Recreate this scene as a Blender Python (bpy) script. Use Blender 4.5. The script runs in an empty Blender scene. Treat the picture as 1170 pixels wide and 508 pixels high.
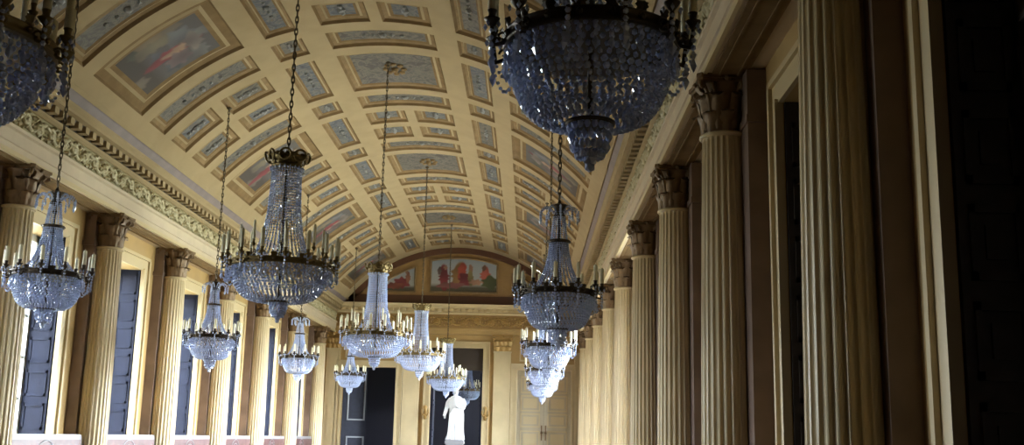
import bpy, math, random
import numpy as np
from mathutils import Vector, Matrix
rnd = random.Random(7)
SC = bpy.context.scene
COL = SC.collection
S = 4.5          # metres per bay unit
EYE = 1.6
PI = math.pi
def P(x, y, h): return (x*S, y*S, h*S+EYE)

# ------------------------------------------------------------------ mesh builder
class MB:
    def __init__(s): s.v = []; s.f = []; s.m = []; s.sm = []
    def add(s, vs, fs, m=0, smooth=False):
        o = len(s.v); s.v += [tuple(v) for v in vs]
        for f in fs:
            s.f.append(tuple(i+o for i in f)); s.m.append(m); s.sm.append(smooth)
    def box(s, a, b, m=0):
        x0, y0, z0 = a; x1, y1, z1 = b
        if x0 > x1: x0, x1 = x1, x0
        if y0 > y1: y0, y1 = y1, y0
        if z0 > z1: z0, z1 = z1, z0
        s.add([(x0,y0,z0),(x1,y0,z0),(x1,y1,z0),(x0,y1,z0),(x0,y0,z1),(x1,y0,z1),(x1,y1,z1),(x0,y1,z1)],
              [(0,3,2,1),(4,5,6,7),(0,1,5,4),(1,2,6,5),(2,3,7,6),(3,0,4,7)], m)
    def lathe(s, prof, n=24, c=(0,0,0), m=0, smooth=True, mod=None):
        vs = []; fs = []
        for r, z in prof:
            for i in range(n):
                a = 2*PI*i/n
                rr = r*(mod(a, z) if mod else 1)
                vs.append((c[0]+rr*math.cos(a), c[1]+rr*math.sin(a), c[2]+z))
        k = len(prof)
        for j in range(k-1):
            for i in range(n):
                i2 = (i+1) % n
                fs.append((j*n+i, j*n+i2, (j+1)*n+i2, (j+1)*n+i))
        s.add(vs, fs, m, smooth)
        if prof[0][0] > 1e-4: s.add([vs[i] for i in range(n)][::-1], [tuple(range(n))], m)
        if prof[-1][0] > 1e-4: s.add([vs[(k-1)*n+i] for i in range(n)], [tuple(range(n))], m)
    def tube(s, pts, r, n=6, m=0, closed=False, smooth=True, flat=1.0):
        pts = [Vector(p) for p in pts]; k = len(pts)
        rs = r if hasattr(r, '__len__') else [r]*k
        vs = []; up = None
        for i, p in enumerate(pts):
            if closed: t = pts[(i+1) % k]-pts[i-1]
            else: t = pts[min(i+1, k-1)]-pts[max(i-1, 0)]
            if t.length < 1e-9: t = Vector((0,0,1))
            t.normalize()
            if up is None:
                up = Vector((0,0,1)) if abs(t.z) < .9 else Vector((1,0,0))
            a = t.cross(up)
            if a.length < 1e-6: a = t.cross(Vector((0,1,0)))
            a.normalize(); b = a.cross(t); up = b
            for q in range(n):
                w = 2*PI*q/n
                vs.append(p+(a*math.cos(w)+b*math.sin(w)*flat)*rs[i])
        fs = []
        for i in range(k if closed else k-1):
            for q in range(n):
                i2 = (i+1) % k; q2 = (q+1) % n
                fs.append((i*n+q, i*n+q2, i2*n+q2, i2*n+q))
        if not closed:
            fs.append(tuple(range(n))[::-1]); fs.append(tuple((k-1)*n+q for q in range(n)))
        s.add(vs, fs, m, smooth)
    ICO = None
    def bead(s, c, r, sz=1.0, m=0, octa=False):
        if octa:
            vs = [(r,0,0),(0,r,0),(-r,0,0),(0,-r,0),(0,0,r*sz),(0,0,-r*sz)]
            fs = [(0,1,4),(1,2,4),(2,3,4),(3,0,4),(1,0,5),(2,1,5),(3,2,5),(0,3,5)]
        else:
            t = (1+5**.5)/2; q = r/math.sqrt(1+t*t)
            vs = [(-1,t,0),(1,t,0),(-1,-t,0),(1,-t,0),(0,-1,t),(0,1,t),(0,-1,-t),(0,1,-t),(t,0,-1),(t,0,1),(-t,0,-1),(-t,0,1)]
            vs = [(x*q, y*q, z*q*sz) for x, y, z in vs]
            fs = [(0,11,5),(0,5,1),(0,1,7),(0,7,10),(0,10,11),(1,5,9),(5,11,4),(11,10,2),(10,7,6),(7,1,8),(3,9,4),(3,4,2),(3,2,6),(3,6,8),(3,8,9),(4,9,5),(2,4,11),(6,2,10),(8,6,7),(9,8,1)]
        w = rnd.random()*6.28; cw, sw = math.cos(w), math.sin(w)
        s.add([(c[0]+x*cw-y*sw, c[1]+x*sw+y*cw, c[2]+z) for x, y, z in vs], fs, m)
    def prism(s, poly, axis, a0, a1, m=0):
        """extrude a 2-D polygon along an axis ('x','y','z')"""
        def pt(u, w, a):
            return {'y': (u, a, w), 'x': (a, u, w), 'z': (u, w, a)}[axis]
        n = len(poly)
        vs = [pt(u, w, a0) for u, w in poly]+[pt(u, w, a1) for u, w in poly]
        fs = [(i, (i+1) % n, n+(i+1) % n, n+i) for i in range(n)]
        fs += [tuple(range(n))[::-1], tuple(range(n, 2*n))]
        s.add(vs, fs, m)
    def mesh(s, name, mats):
        me = bpy.data.meshes.new(name)
        me.from_pydata(s.v, [], s.f); 
        for m in (mats if isinstance(mats, (list, tuple)) else [mats]): me.materials.append(m)
        me.polygons.foreach_set('material_index', s.m)
        me.polygons.foreach_set('use_smooth', s.sm)
        me.update()
        return me
    def build(s, name, mats, parent=None, loc=None):
        return link(name, s.mesh(name, mats), parent, loc)
def link(name, me, parent=None, loc=None):
    o = bpy.data.objects.new(name, me); COL.objects.link(o)
    if parent is not None: o.parent = parent
    if loc is not None: o.location = loc
    return o
def empty(name, loc=(0,0,0)):
    o = bpy.data.objects.new(name, None); COL.objects.link(o); o.location = loc; o.empty_display_size = .1
    return o
def tag(o, label=None, cat=None, group=None, kind=None):
    if label: o['label'] = label
    if cat: o['category'] = cat
    if group: o['group'] = group
    if kind: o['kind'] = kind
    return o
KIDS = {}
def copy_tree(o, parent=None):
    c = o.copy(); COL.objects.link(c)
    if parent is not None: c.parent = parent
    for ch in list(o.children): copy_tree(ch, c)
    return c

# ------------------------------------------------------------------ materials
def mat(name, c, rough=.5, metal=0, spec=.5, var=0, vscale=3, bump=0, bscale=40, c2=None, trans=0, ior=1.45):
    m = bpy.data.materials.new(name); m.use_nodes = True
    nt = m.node_tree; b = nt.nodes['Principled BSDF']
    b.inputs['Base Color'].default_value = (*c, 1)
    b.inputs['Roughness'].default_value = rough; b.inputs['Metallic'].default_value = metal
    b.inputs['Specular IOR Level'].default_value = spec
    b.inputs['Transmission Weight'].default_value = trans; b.inputs['IOR'].default_value = ior
    if var or c2:
        tc = nt.nodes.new('ShaderNodeTexCoord'); no = nt.nodes.new('ShaderNodeTexNoise')
        no.inputs['Scale'].default_value = vscale; no.inputs['Detail'].default_value = 5
        nt.links.new(tc.outputs['Object'], no.inputs['Vector'])
        rp = nt.nodes.new('ShaderNodeValToRGB')
        d = c2 if c2 else tuple(x*(1-var) for x in c)
        rp.color_ramp.elements[0].color = (*d, 1); rp.color_ramp.elements[0].position = .35
        rp.color_ramp.elements[1].color = (*c, 1); rp.color_ramp.elements[1].position = .65
        nt.links.new(no.outputs['Fac'], rp.inputs['Fac']); nt.links.new(rp.outputs['Color'], b.inputs['Base Color'])
    if bump:
        tc = nt.nodes.new('ShaderNodeTexCoord'); no = nt.nodes.new('ShaderNodeTexNoise')
        no.inputs['Scale'].default_value = bscale
        nt.links.new(tc.outputs['Object'], no.inputs['Vector'])
        bp = nt.nodes.new('ShaderNodeBump'); bp.inputs['Strength'].default_value = bump; bp.inputs['Distance'].default_value = .02
        nt.links.new(no.outputs['Fac'], bp.inputs['Height']); nt.links.new(bp.outputs['Normal'], b.inputs['Normal'])
    return m
def ornament(name, stops, scale=4.0, dist=2.5):
    """painted arabesque: distorted noise through a colour ramp"""
    m = bpy.data.materials.new(name); m.use_nodes = True
    nt = m.node_tree; b = nt.nodes['Principled BSDF']; b.inputs['Roughness'].default_value = .7
    tc = nt.nodes.new('ShaderNodeTexCoord'); no = nt.nodes.new('ShaderNodeTexNoise')
    no.inputs['Scale'].default_value = scale; no.inputs['Detail'].default_value = 6; no.inputs['Distortion'].default_value = dist
    nt.links.new(tc.outputs['Object'], no.inputs['Vector'])
    rp = nt.nodes.new('ShaderNodeValToRGB'); e = rp.color_ramp.elements
    while len(e) < len(stops): e.new(.5)
    for el, (p, c) in zip(e, stops): el.position = p; el.color = (*c, 1)
    nt.links.new(no.outputs['Fac'], rp.inputs['Fac']); nt.links.new(rp.outputs['Color'], b.inputs['Base Color'])
    return m
def vcol_mat(name):
    m = bpy.data.materials.new(name); m.use_nodes = True
    nt = m.node_tree; b = nt.nodes['Principled BSDF']; b.inputs['Roughness'].default_value = .75
    a = nt.nodes.new('ShaderNodeVertexColor'); a.layer_name = 'paint'
    nt.links.new(a.outputs['Color'], b.inputs['Base Color'])
    return m
M = {}
M['column'] = mat('gilt_stucco', (.62,.50,.30), .42, var=.12, vscale=1.5)
M['wall'] = mat('gold_wall', (.46,.305,.125), .5, var=.15, vscale=1.2)
M['trim'] = mat('cream_trim', (.55,.44,.26), .42)
M['pilaster'] = mat('pink_brown_marble', (.245,.175,.145), .4, c2=(.18,.125,.10), vscale=2)
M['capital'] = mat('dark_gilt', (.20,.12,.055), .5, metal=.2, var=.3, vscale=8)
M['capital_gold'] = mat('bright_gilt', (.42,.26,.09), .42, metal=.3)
M['cream'] = mat('cream_plaster', (.36,.275,.16), .85, spec=.15, var=.1, vscale=2)
M['ochre'] = mat('ochre_border', (.215,.14,.068), .85, spec=.15, var=.2, vscale=4)
M['tan'] = mat('tan_border', (.26,.175,.09), .85, spec=.15, var=.2, vscale=6)
M['lilac'] = mat('lilac_band', (.21,.165,.165), .65, var=.15, vscale=3)
M['plain'] = mat('pale_lilac_band', (.58,.48,.36), .6, var=.08)
M['frieze_bg'] = mat('olive_ground', (.33,.28,.15), .6, var=.2, vscale=5)
M['scroll'] = mat('pale_gilt', (.46,.40,.25), .5)
M['field'] = ornament('grey_arabesque', [(.3,(.055,.046,.036)),(.45,(.08,.073,.068)),(.54,(.15,.13,.10)),(.62,(.075,.07,.07)),(.72,(.17,.125,.075))], 3.2)
M['field_blue'] = ornament('blue_arabesque', [(.3,(.05,.05,.055)),(.44,(.075,.083,.105)),(.54,(.15,.14,.12)),(.6,(.07,.076,.093)),(.74,(.14,.10,.06))], 2.6)
M['paint'] = vcol_mat('painted_scene')
M['bronze'] = mat('dark_bronze', (.055,.042,.03), .38, metal=.7)
M['bronze_gilt'] = mat('gilt_bronze', (.20,.145,.06), .38, metal=.7)
M['crystal'] = mat('sky_tinted_crystal', (.58,.69,1.0), .05, spec=1.0, trans=.2, ior=1.55)  # blue of the reflected skylight is put into the base colour
M['candle'] = mat('candle_wax', (.88,.82,.58), .5)
M['chain'] = mat('chain_metal', (.10,.075,.045), .5, metal=.5)
M['shutter'] = mat('dark_slate_wood', (.018,.020,.036), .6, spec=.2, var=.2, vscale=5)
M['motif'] = mat('grey_white_paint', (.24,.24,.24), .8)
M['slate_trim'] = mat('slate_moulding', (.20,.22,.25), .5)
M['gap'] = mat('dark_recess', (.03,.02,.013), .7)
M['darkwood'] = mat('dark_brown_wood', (.075,.06,.05), .45, var=.3, vscale=6)
M['winframe'] = mat('white_window_frame', (.7,.7,.68), .5)
M['marble'] = mat('white_marble', (.66,.67,.69), .35)
M['pale_stone'] = mat('pale_stone', (.21,.205,.215), .4)
M['pink'] = mat('pink_marble', (.105,.05,.05), .4, c2=(.065,.03,.032), vscale=6)
M['door'] = mat('grey_gold_door', (.47,.40,.28), .5, var=.08)
M['lunette'] = mat('brown_gold_surround', (.33,.20,.075), .6, var=.15)
M['arch'] = mat('dark_red_brown', (.10,.042,.02), .6)
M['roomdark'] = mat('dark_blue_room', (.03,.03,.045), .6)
M['curtain'] = mat('blue_curtain', (.12,.16,.28), .8)
def parquet():
    m = mat('parquet', (.40,.25,.12), .25)
    nt = m.node_tree; b = nt.nodes['Principled BSDF']
    tc = nt.nodes.new('ShaderNodeTexCoord'); br = nt.nodes.new('ShaderNodeTexBrick')
    br.inputs['Scale'].default_value = 1.2
    for k, c in (('Color1',(.085,.053,.03,1)),('Color2',(.06,.038,.02,1)),('Mortar',(.12,.07,.03,1))): br.inputs[k].default_value = c
    br.inputs['Mortar Size'].default_value = .006
    nt.links.new(tc.outputs['Object'], br.inputs['Vector']); nt.links.new(br.outputs['Color'], b.inputs['Base Color'])
    return m
M['floor'] = parquet()
def glass():
    m = bpy.data.materials.new('window_glass'); m.use_nodes = True
    nt = m.node_tree; nt.nodes.clear()
    o = nt.nodes.new('ShaderNodeOutputMaterial'); mx = nt.nodes.new('ShaderNodeMixShader')
    t = nt.nodes.new('ShaderNodeBsdfTransparent'); g = nt.nodes.new('ShaderNodeBsdfGlossy'); g.inputs['Roughness'].default_value = .03
    mx.inputs[0].default_value = .07
    nt.links.new(t.outputs[0], mx.inputs[1]); nt.links.new(g.outputs[0], mx.inputs[2]); nt.links.new(mx.outputs[0], o.inputs[0])
    return m
M['glass'] = glass()

# ------------------------------------------------------------------ layout (bay units, camera at origin)
XC = -.72
XL, XR = -1.94, .511          # column axes
WL, WR = -2.03, .60            # wall planes
GL, GR = WL-.125, WR+.105      # window / door planes
YE = 10.3                     # end wall
Y0 = -2.6                      # wall behind the camera
YL = [3.90, 4.79, 5.71, 6.69, 7.65, 8.72, 9.80]
YR = [1.74, 2.785, 3.745, 4.74, 5.76, 6.72, 7.75, 8.76, 9.75]
HF = -EYE/S                   # floor height in units
NECK, CAPT = .81, .962
VR, VZ, VX = 1.354, .456, -.715
OPTOP = .81                   # window head

# floor
b = MB(); b.box(P(WL-.25, Y0-.1, HF-.04), P(WR+.25, YE+2.2, HF)); tag(b.build('floor', M['floor']), kind='structure')

# ---- side walls with openings
def bays(ys, first_lo):
    out = []; prev = first_lo
    for y in ys:
        out.append([prev+.25, y-.25]); prev = y
    out.append([prev+.25, YE-.12]) if YE-.12-(prev+.25) > .2 else None
    return out
bl = [[2.20, 2.70], [3.19, 3.65]]+bays(YL, 2.95)[1:]
br = [[1.02, 1.504],[1.98, 2.49]]+[[YR[i]+.24, YR[i+1]-.25] for i in range(1, len(YR)-1)]
def side_wall(name, xin, xout, ops):
    b = MB(); y = Y0
    for a, c in ops:
        b.box(P(xin, y, HF), P(xout, a, 1.34)); 
        b.box(P(xin, a, OPTOP), P(xout, c, 1.34)); y = c
    b.box(P(xin, y, HF), P(xout, YE+.05, 1.34))
    return tag(b.build(name, M['wall']), kind='structure')
wl = side_wall('wall_left', WL, GL-.03, bl)
wr = side_wall('wall_right', WR, GR+.03, br)
# below-sill masonry on the window side
for ops, w, xi, xo in ((bl, wl, WL, GL-.03),):
    for a, c in ops:
        b = MB(); b.box(P(xi-.004, a, HF), P(xo, c, -.06)); b.build('window_apron', M['wall'], w)
def pilasters(w, xin, sx, ys, lo, hi):
    for y in ys:
        b = MB()
        b.box(P(xin, y-lo, HF), P(xin+sx*.05, y+hi, NECK))
        b.box(P(xin, y-lo-.012, NECK), P(xin+sx*.055, y+hi+.012, NECK+.02))
        b.box(P(xin, y-lo, NECK+.02), P(xin+sx*.05, y+hi, .955))
        b.build('pilaster', M['pilaster'], w)
tl = tag(empty('trim_5'), kind='structure'); tr = tag(empty('trim_6'), kind='structure')
pilasters(tl, WL, 1, YL, .075, .09)
pilasters(tr, WR, -1, YR[1:], .13, .13)
pilasters(tr, WR, -1, YR[:1], .085, .085)
def surrounds(w, xin, sx, ops):
    for a, c in ops:
        b = MB()
        for (y0, y1) in ((a-.06, a), (c, c+.06)):
            b.box(P(xin, y0, HF), P(xin+sx*.012, y1, OPTOP+.06))
            e = y1 if y0 < a else y0
            b.box(P(xin, e-.008, HF), P(xin+sx*.02, e+.008, OPTOP+.008))
            o = y0 if y0 < a else y1
            b.box(P(xin, o-.008, HF), P(xin+sx*.022, o+.008, OPTOP+.068))
        b.box(P(xin, a, OPTOP), P(xin+sx*.012, c, OPTOP+.06))
        b.box(P(xin, a-.06, OPTOP+.052), P(xin+sx*.022, c+.06, OPTOP+.068))
        b.build('window_surround', M['trim'], w)
surrounds(tl, WL, 1, bl); surrounds(tr, WR, -1, br)

# ---- windows: glazed sash at the outer face, panelled shutters folded into the reveals
def panel_relief(b, plane, u0, u1, rows, x, d, m=0):
    """raised mouldings round panels on a y-facing (plane 'y') or x-facing (plane 'x') board"""
    for z0, z1 in rows:
        for (p0, q0, p1, q1) in ((u0, z0, u1, z0+.012), (u0, z1-.012, u1, z1), (u0, z0, u0+.008, z1), (u1-.008, z0, u1, z1)):
            if plane == 'y': b.box(P(p0, x, q0), P(p1, x+d, q1), m)
            else: b.box(P(x, p0, q0), P(x+d, p1, q1), m)
ROWS = [(-.03+.018+.139*i, -.03+.139*(i+1)-.012) for i in range(6)]
ROWS_FULL = [(HF+.03+.139*i, HF+.03+.139*(i+1)-.03) for i in range(8)]
wn = 0
def window(a, c, xin, xg, sill):
    global wn; wn += 1
    w = tag(empty('window_%d' % wn, P(xg, (a+c)/2, sill)), kind='structure')
    off = Vector(w.location); sgn = -1 if xg < xin else 1
    def put(b, n, m):
        o = b.build(n, m, w); o.location = -off; return o
    f = MB(); t = .012
    for y0, y1 in ((a, a+.03), (c-.03, c), ((a+c)/2-.012, (a+c)/2+.012)): f.box(P(xg-t, y0, sill), P(xg+t, y1, OPTOP))
    for z0, z1 in ((sill, sill+.03), (OPTOP-.03, OPTOP)): f.box(P(xg-t, a, z0), P(xg+t, c, z1))
    for i in range(1, 5):
        z = sill+(OPTOP-sill)*i/5; f.box(P(xg-t*.6, a, z-.006), P(xg+t*.6, c, z+.006))
    put(f, 'window_frame', M['winframe'])
    g = MB(); g.box(P(xg-.002, a+.02, sill+.02), P(xg+.002, c-.02, OPTOP-.02)); put(g, 'pane', M['glass'])
    for yy, d in ((c, -.012), (a, .012)):
        s = MB(); s.box(P(xin+sgn*.004, yy, sill), P(xg-sgn*.012, yy+d, OPTOP))
        lo, hi = sorted((xin+sgn*.016, xg-sgn*.022))
        rows = ROWS if sill > -.2 else ROWS_FULL
        panel_relief(s, 'y', lo, hi, rows, yy+d, d*.35)
        put(s, 'shutter', M['shutter'])
for a, c in bl: window(a, c, WL, GL, -.06)
OPEN_RIGHT = [o for o in br if o[0] > 4.8]
for a, c in OPEN_RIGHT: window(a, c, WR, GR, HF)
dn = 0
for a, c in [o for o in br if o[0] <= 4.8]:
    dn += 1
    w = tag(empty('door_%d' % dn, P(GR, (a+c)/2, HF)), kind='structure'); off = Vector(w.location)
    s = MB(); s.box(P(GR, a, HF), P(GR+.02, c, OPTOP))
    mid = (a+c)/2
    for u0, u1 in ((a+.03, mid-.02), (mid+.02, c-.03)): panel_relief(s, 'x', u0, u1, ROWS_FULL, GR, -.008)
    o = s.build('door_leaf', M['darkwood'], w); o.location = -off
    for yy, d in ((c, -.012), (a, .012)):
        s = MB(); s.box(P(WR+.004, yy, HF), P(GR-.001, yy+d, OPTOP))
        panel_relief(s, 'y', WR+.018, GR-.014, ROWS_FULL, yy+d, d*.5)
        for z0, z1 in ROWS_FULL:
            s.box(P(WR+.04, yy+d, z0+.03), P(GR-.036, yy+d*1.35, z1-.03))
        o = s.build('reveal_panel', M['darkwood'], w); o.location = -off

# ---- parapets between the left columns
def parapet(i, y0, y1, label):
    r = tag(empty('parapet', P(XL, (y0+y1)/2, HF)), label, 'parapet', 'marble parapets between the left columns')
    off = Vector(r.location)
    top = -.028; x0, x1 = WL+.053, XL-.005
    b = MB(); rr = .022; n = 6
    poly = [(y0, HF), (y1, HF)]
    for k in range(n+1): 
        a = PI/2*k/n; poly.append((y1-rr+rr*math.cos(a), top-rr+rr*math.sin(a)))
    for k in range(n+1):
        a = PI/2+PI/2*k/n; poly.append((y0+rr+rr*math.cos(a), top-rr+rr*math.sin(a)))
    b.prism([(u*S, w*S+EYE) for u, w in poly], 'x', x0*S, x1*S)
    o = b.build('rim', M['pale_stone'], r); o.location = -off
    b = MB(); b.box(P(x1, y0+.025, HF+.05), P(x1+.008, y1-.025, top-.022))
    o = b.build('panel', M['pink'], r); o.location = -off
    b = MB(); ym = (y0+y1)/2; zc = top-.11
    for R_ in (.085, .06):
        b.tube([P(x1+.009, ym+R_*1.2*math.cos(t), zc+R_*math.sin(t)) for t in np.linspace(0, 2*PI, 28, endpoint=False)], .012, 5, closed=True)
    o = b.build('medallion', M['pale_stone'], r); o.location = -off
names = ['nearest', 'second', 'third', 'fourth', 'fifth', 'sixth']
for i in range(len(YL)-1):
    parapet(i, YL[i]+.08, YL[i+1]-.08, ['pink marble parapet with pale rounded rim under the brightest window, at the photo left edge',
      'pink parapet with pale rim between second and third columns of the left row',
      'pale-rimmed pink parapet between third and fourth columns of the left row',
      'pale-rimmed parapet between fourth and fifth columns of the left row',
      'small-looking pale-rimmed parapet between fifth and sixth columns of the left row',
      'farthest pale parapet, beside the corner pilaster at the end of left row'][i])

# ---- columns
def leaf(b, ang, r0, z0, h, w, curl, m=0):
    nv, nu = 7, 4; vs = []
    ca, sa = math.cos(ang), math.sin(ang)
    for j in range(nv):
        t = j/(nv-1)
        rad = r0+curl*(t**3)+.006*S*math.sin(t*PI)*.3
        zz = z0+h*(t if t < .8 else .8+(t-.8)*-.55)
        ww = w*(.8+.55*math.sin(t*PI*.75))*(1 if t < .8 else 1.7-t*.95)
        for i in range(nu+1):
            u = i/nu*2-1
            jag = 1+.16*((j % 2)*2-1)*abs(u)
            rr = rad-.25*ww*u*u*.5+(.12*w if i == nu//2 else 0)
            x, y = rr, u*ww*.5*jag
            vs.append((x*ca-y*sa, x*sa+y*ca, zz))
    fs = [(j*(nu+1)+i, j*(nu+1)+i+1, (j+1)*(nu+1)+i+1, (j+1)*(nu+1)+i) for j in range(nv-1) for i in range(nu)]
    b.add(vs, fs, m, True)
def volute(b, ang, r0, z0, h, out, m=0):
    pts = []; ca, sa = math.cos(ang), math.sin(ang)
    for t in np.linspace(0, 1, 8): pts.append((r0+out*t**2, z0+h*t))
    cx_, cz = r0+out+.0*S, z0+h-.010*S
    for t in np.linspace(0, 1, 14):
        a = PI/2-t*3.2*PI; rr = .011*S*(1-.8*t)
        pts.append((cx_+rr*math.cos(a), cz+rr*math.sin(a)))
    b.tube([(p*ca, p*sa, z) for p, z in pts], [.006*S*(1-.45*i/len(pts)) for i in range(len(pts))], 6, m)
def capital_mesh(rn):
    b = MB(); h = (CAPT-NECK)*S
    bell = [(rn*.95, 0), (rn*.93, h*.3), (rn*.98, h*.6), (rn*1.12, h*.8), (rn*1.3, h*.88)]
    b.lathe(bell, 24)
    for k in range(8): leaf(b, k*PI/4, rn*1.0, .0, h*.45, rn*.50, rn*.46)
    for k in range(8): leaf(b, k*PI/4+PI/8, rn*1.02, h*.05, h*.80, rn*.46, rn*.48)
    for k in range(4):
        a = PI/4+k*PI/2
        volute(b, a, rn*1.02, h*.38, h*.5, rn*.62)
        leaf(b, a, rn*1.05, h*.3, h*.5, rn*.36, rn*.42)
        volute(b, a-.28, rn*1.0, h*.45, h*.42, rn*.25); volute(b, a+.28, rn*1.0, h*.45, h*.42, rn*.25)
        b.bead(((rn*1.28)*math.cos(k*PI/2), (rn*1.28)*math.sin(k*PI/2), h*.93), rn*.17)
    # abacus: concave-sided square, two steps
    for z0, z1, q in ((h*.87, h*.93, 1.0), (h*.93, h, 1.07)):
        pts = []
        for k in range(4):
            a0 = PI/4+k*PI/2; a1 = a0+PI/2
            c0 = Vector((math.cos(a0-.07), math.sin(a0-.07)))*rn*1.78*q; d0 = Vector((math.cos(a0+.07), math.sin(a0+.07)))*rn*1.78*q
            c1 = Vector((math.cos(a1-.07), math.sin(a1-.07)))*rn*1.78*q
            pts.append(c0)
            mid = Vector((math.cos(a0+PI/4), math.sin(a0+PI/4)))
            for t in np.linspace(0, 1, 7)[:-1]:
                p = d0.lerp(c1, t); p = p-mid*(rn*.14*4*t*(1-t)); pts.append(p)
        b.prism([(p.x, p.y) for p in pts], 'z', z0, z1)
    return b
RB, RT = .070, .057
def shaft_mesh():
    b = MB(); nf = 24; sub = 6; n = nf*sub
    z0, z1 = (HF+.09)*S+EYE, NECK*S+EYE
    prof = []
    def rad(t): return S*(RB-(RB-RT)*(t**1.7))
    zs = [0, .008, .016]+list(np.linspace(.03, .97, 14))+[.982, .99]
    def flute(a, z):
        t = (z-z0)/(z1-z0)
        if t < .012 or t > .985: return 1.0
        q = (a/(2*PI)*nf) % 1.0
        # fillet then scooped channel
        if q < .17: return 1.0
        w = (q-.17)/.83
        return 1.0-.075*math.sin(PI*w)**.7
    prof = [(rad(t), z0+t*(z1-z0)) for t in zs]
    b.lathe(prof, n, mod=flute, smooth=False)
    r = rad(1)
    b.lathe([(r*.99, z1-.012*S), (r*1.08, z1-.012*S), (r*1.14, z1-.008*S), (r*1.14, z1-.003*S), (r*1.06, z1), (r*.9, z1)], 32)
    return b
def base_mesh():
    b = MB(); r = RB*S; z = HF*S+EYE
    b.box((-r*1.08, -r*1.08, z), (r*1.08, r*1.08, z+.06*S))
    b.lathe([(r*1.08, z+.06*S), (r*1.10, z+.066*S), (r*1.08, z+.074*S), (r*1.02, z+.078*S), (r*1.0, z+.084*S), (r*1.06, z+.087*S), (r*1.04, z+.092*S), (r*1.0, z+.098*S)], 32)
    return b
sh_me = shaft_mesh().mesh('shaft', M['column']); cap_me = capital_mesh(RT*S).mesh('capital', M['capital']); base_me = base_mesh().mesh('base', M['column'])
ORD = ['first', 'second', 'third', 'fourth', 'fifth', 'sixth', 'seventh', 'eighth', 'ninth']
def column(x, y, label, group):
    r = tag(empty('fluted_column', (x*S, y*S, 0)), label, 'column', group, 'thing')
    link('shaft', sh_me, r); o = link('capital', cap_me, r); o.location.z = NECK*S+EYE; link('base', base_me, r)
for i, y in enumerate(YL):
    column(XL, y, ['gold fluted column cut by the left edge of the photo, dark capital',
        'gold fluted column between the brightest window and the next, second of left row',
        'third gold fluted column of the left row, with dark leafy capital',
        'fourth gold fluted column of the left row, behind a small blue chandelier',
        'fifth gold fluted column of the left row, below the bowl of the large bronze chandelier',
        'sixth gold column of the left row, second from the far corner',
        'seventh and last gold column of the left row, beside the far corner pilaster'][i], 'columns along the left window wall')
for i, y in enumerate(YR):
    column(XR, y, ['largest and nearest fluted column, half dark, beside the black doorway at right',
        'second nearest fluted column on the right, dark capital beside the big hanging crystal bowl',
        'third fluted column of the right row, dark leafy capital, thinner than the second',
        'fourth fluted column of the right row, half hidden by the third',
        'fifth pale column of the right row, counted from the camera',
        'sixth pale column of the right row, counted from the camera',
        'seventh pale column of the right row, counted from the camera',
        'eighth pale column of the right row, counted from the camera',
        'last and farthest pale column of the right row, beside the end wall'][i], 'columns along the right wall')

# ---- entablatures (architrave, frieze with scrollwork, dentils, cornice)
def strip(b, prof, y0, y1, sx, x0, m=0):
    """profile (inward offset, height) swept along y"""
    poly = [((x0+sx*u)*S, z*S+EYE) for u, z in prof]
    b.prism(poly, 'y', y0*S, y1*S, m)
def scroll_unit(b, to, L, H, flip):
    """one rinceau unit; to(u, w, d) maps along/up/out to a point"""
    sg = -1 if flip else 1
    pts = [to(L*t, H*(.5+sg*.30*math.cos(PI*t)), .008) for t in np.linspace(0, 1, 7)]
    b.tube(pts, .010*S, 4, 0)
    c = (L*.5, H*(.5+sg*.05))
    sp = []
    for t in np.linspace(0, 1, 12):
        a = sg*(-PI/2)+sg*t*3.4*PI; r = H*.34*(1-.75*t)
        sp.append(to(c[0]+r*math.cos(a)*1.05, c[1]+r*math.sin(a), .010))
    b.tube(sp, .009*S, 4, 0)
    for k, (u, w) in enumerate(((.12,.5+sg*.05),(.88,.5-sg*.02),(.5,.5+sg*.04),(.28,.5-sg*.33),(.74,.5+sg*.38),(.06,.5-sg*.3))):
        q = to(u*L, w*H, .010); b.bead(q, .014*S*(1.1 if k == 2 else .9), 1, 0, octa=(k != 2))
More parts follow.
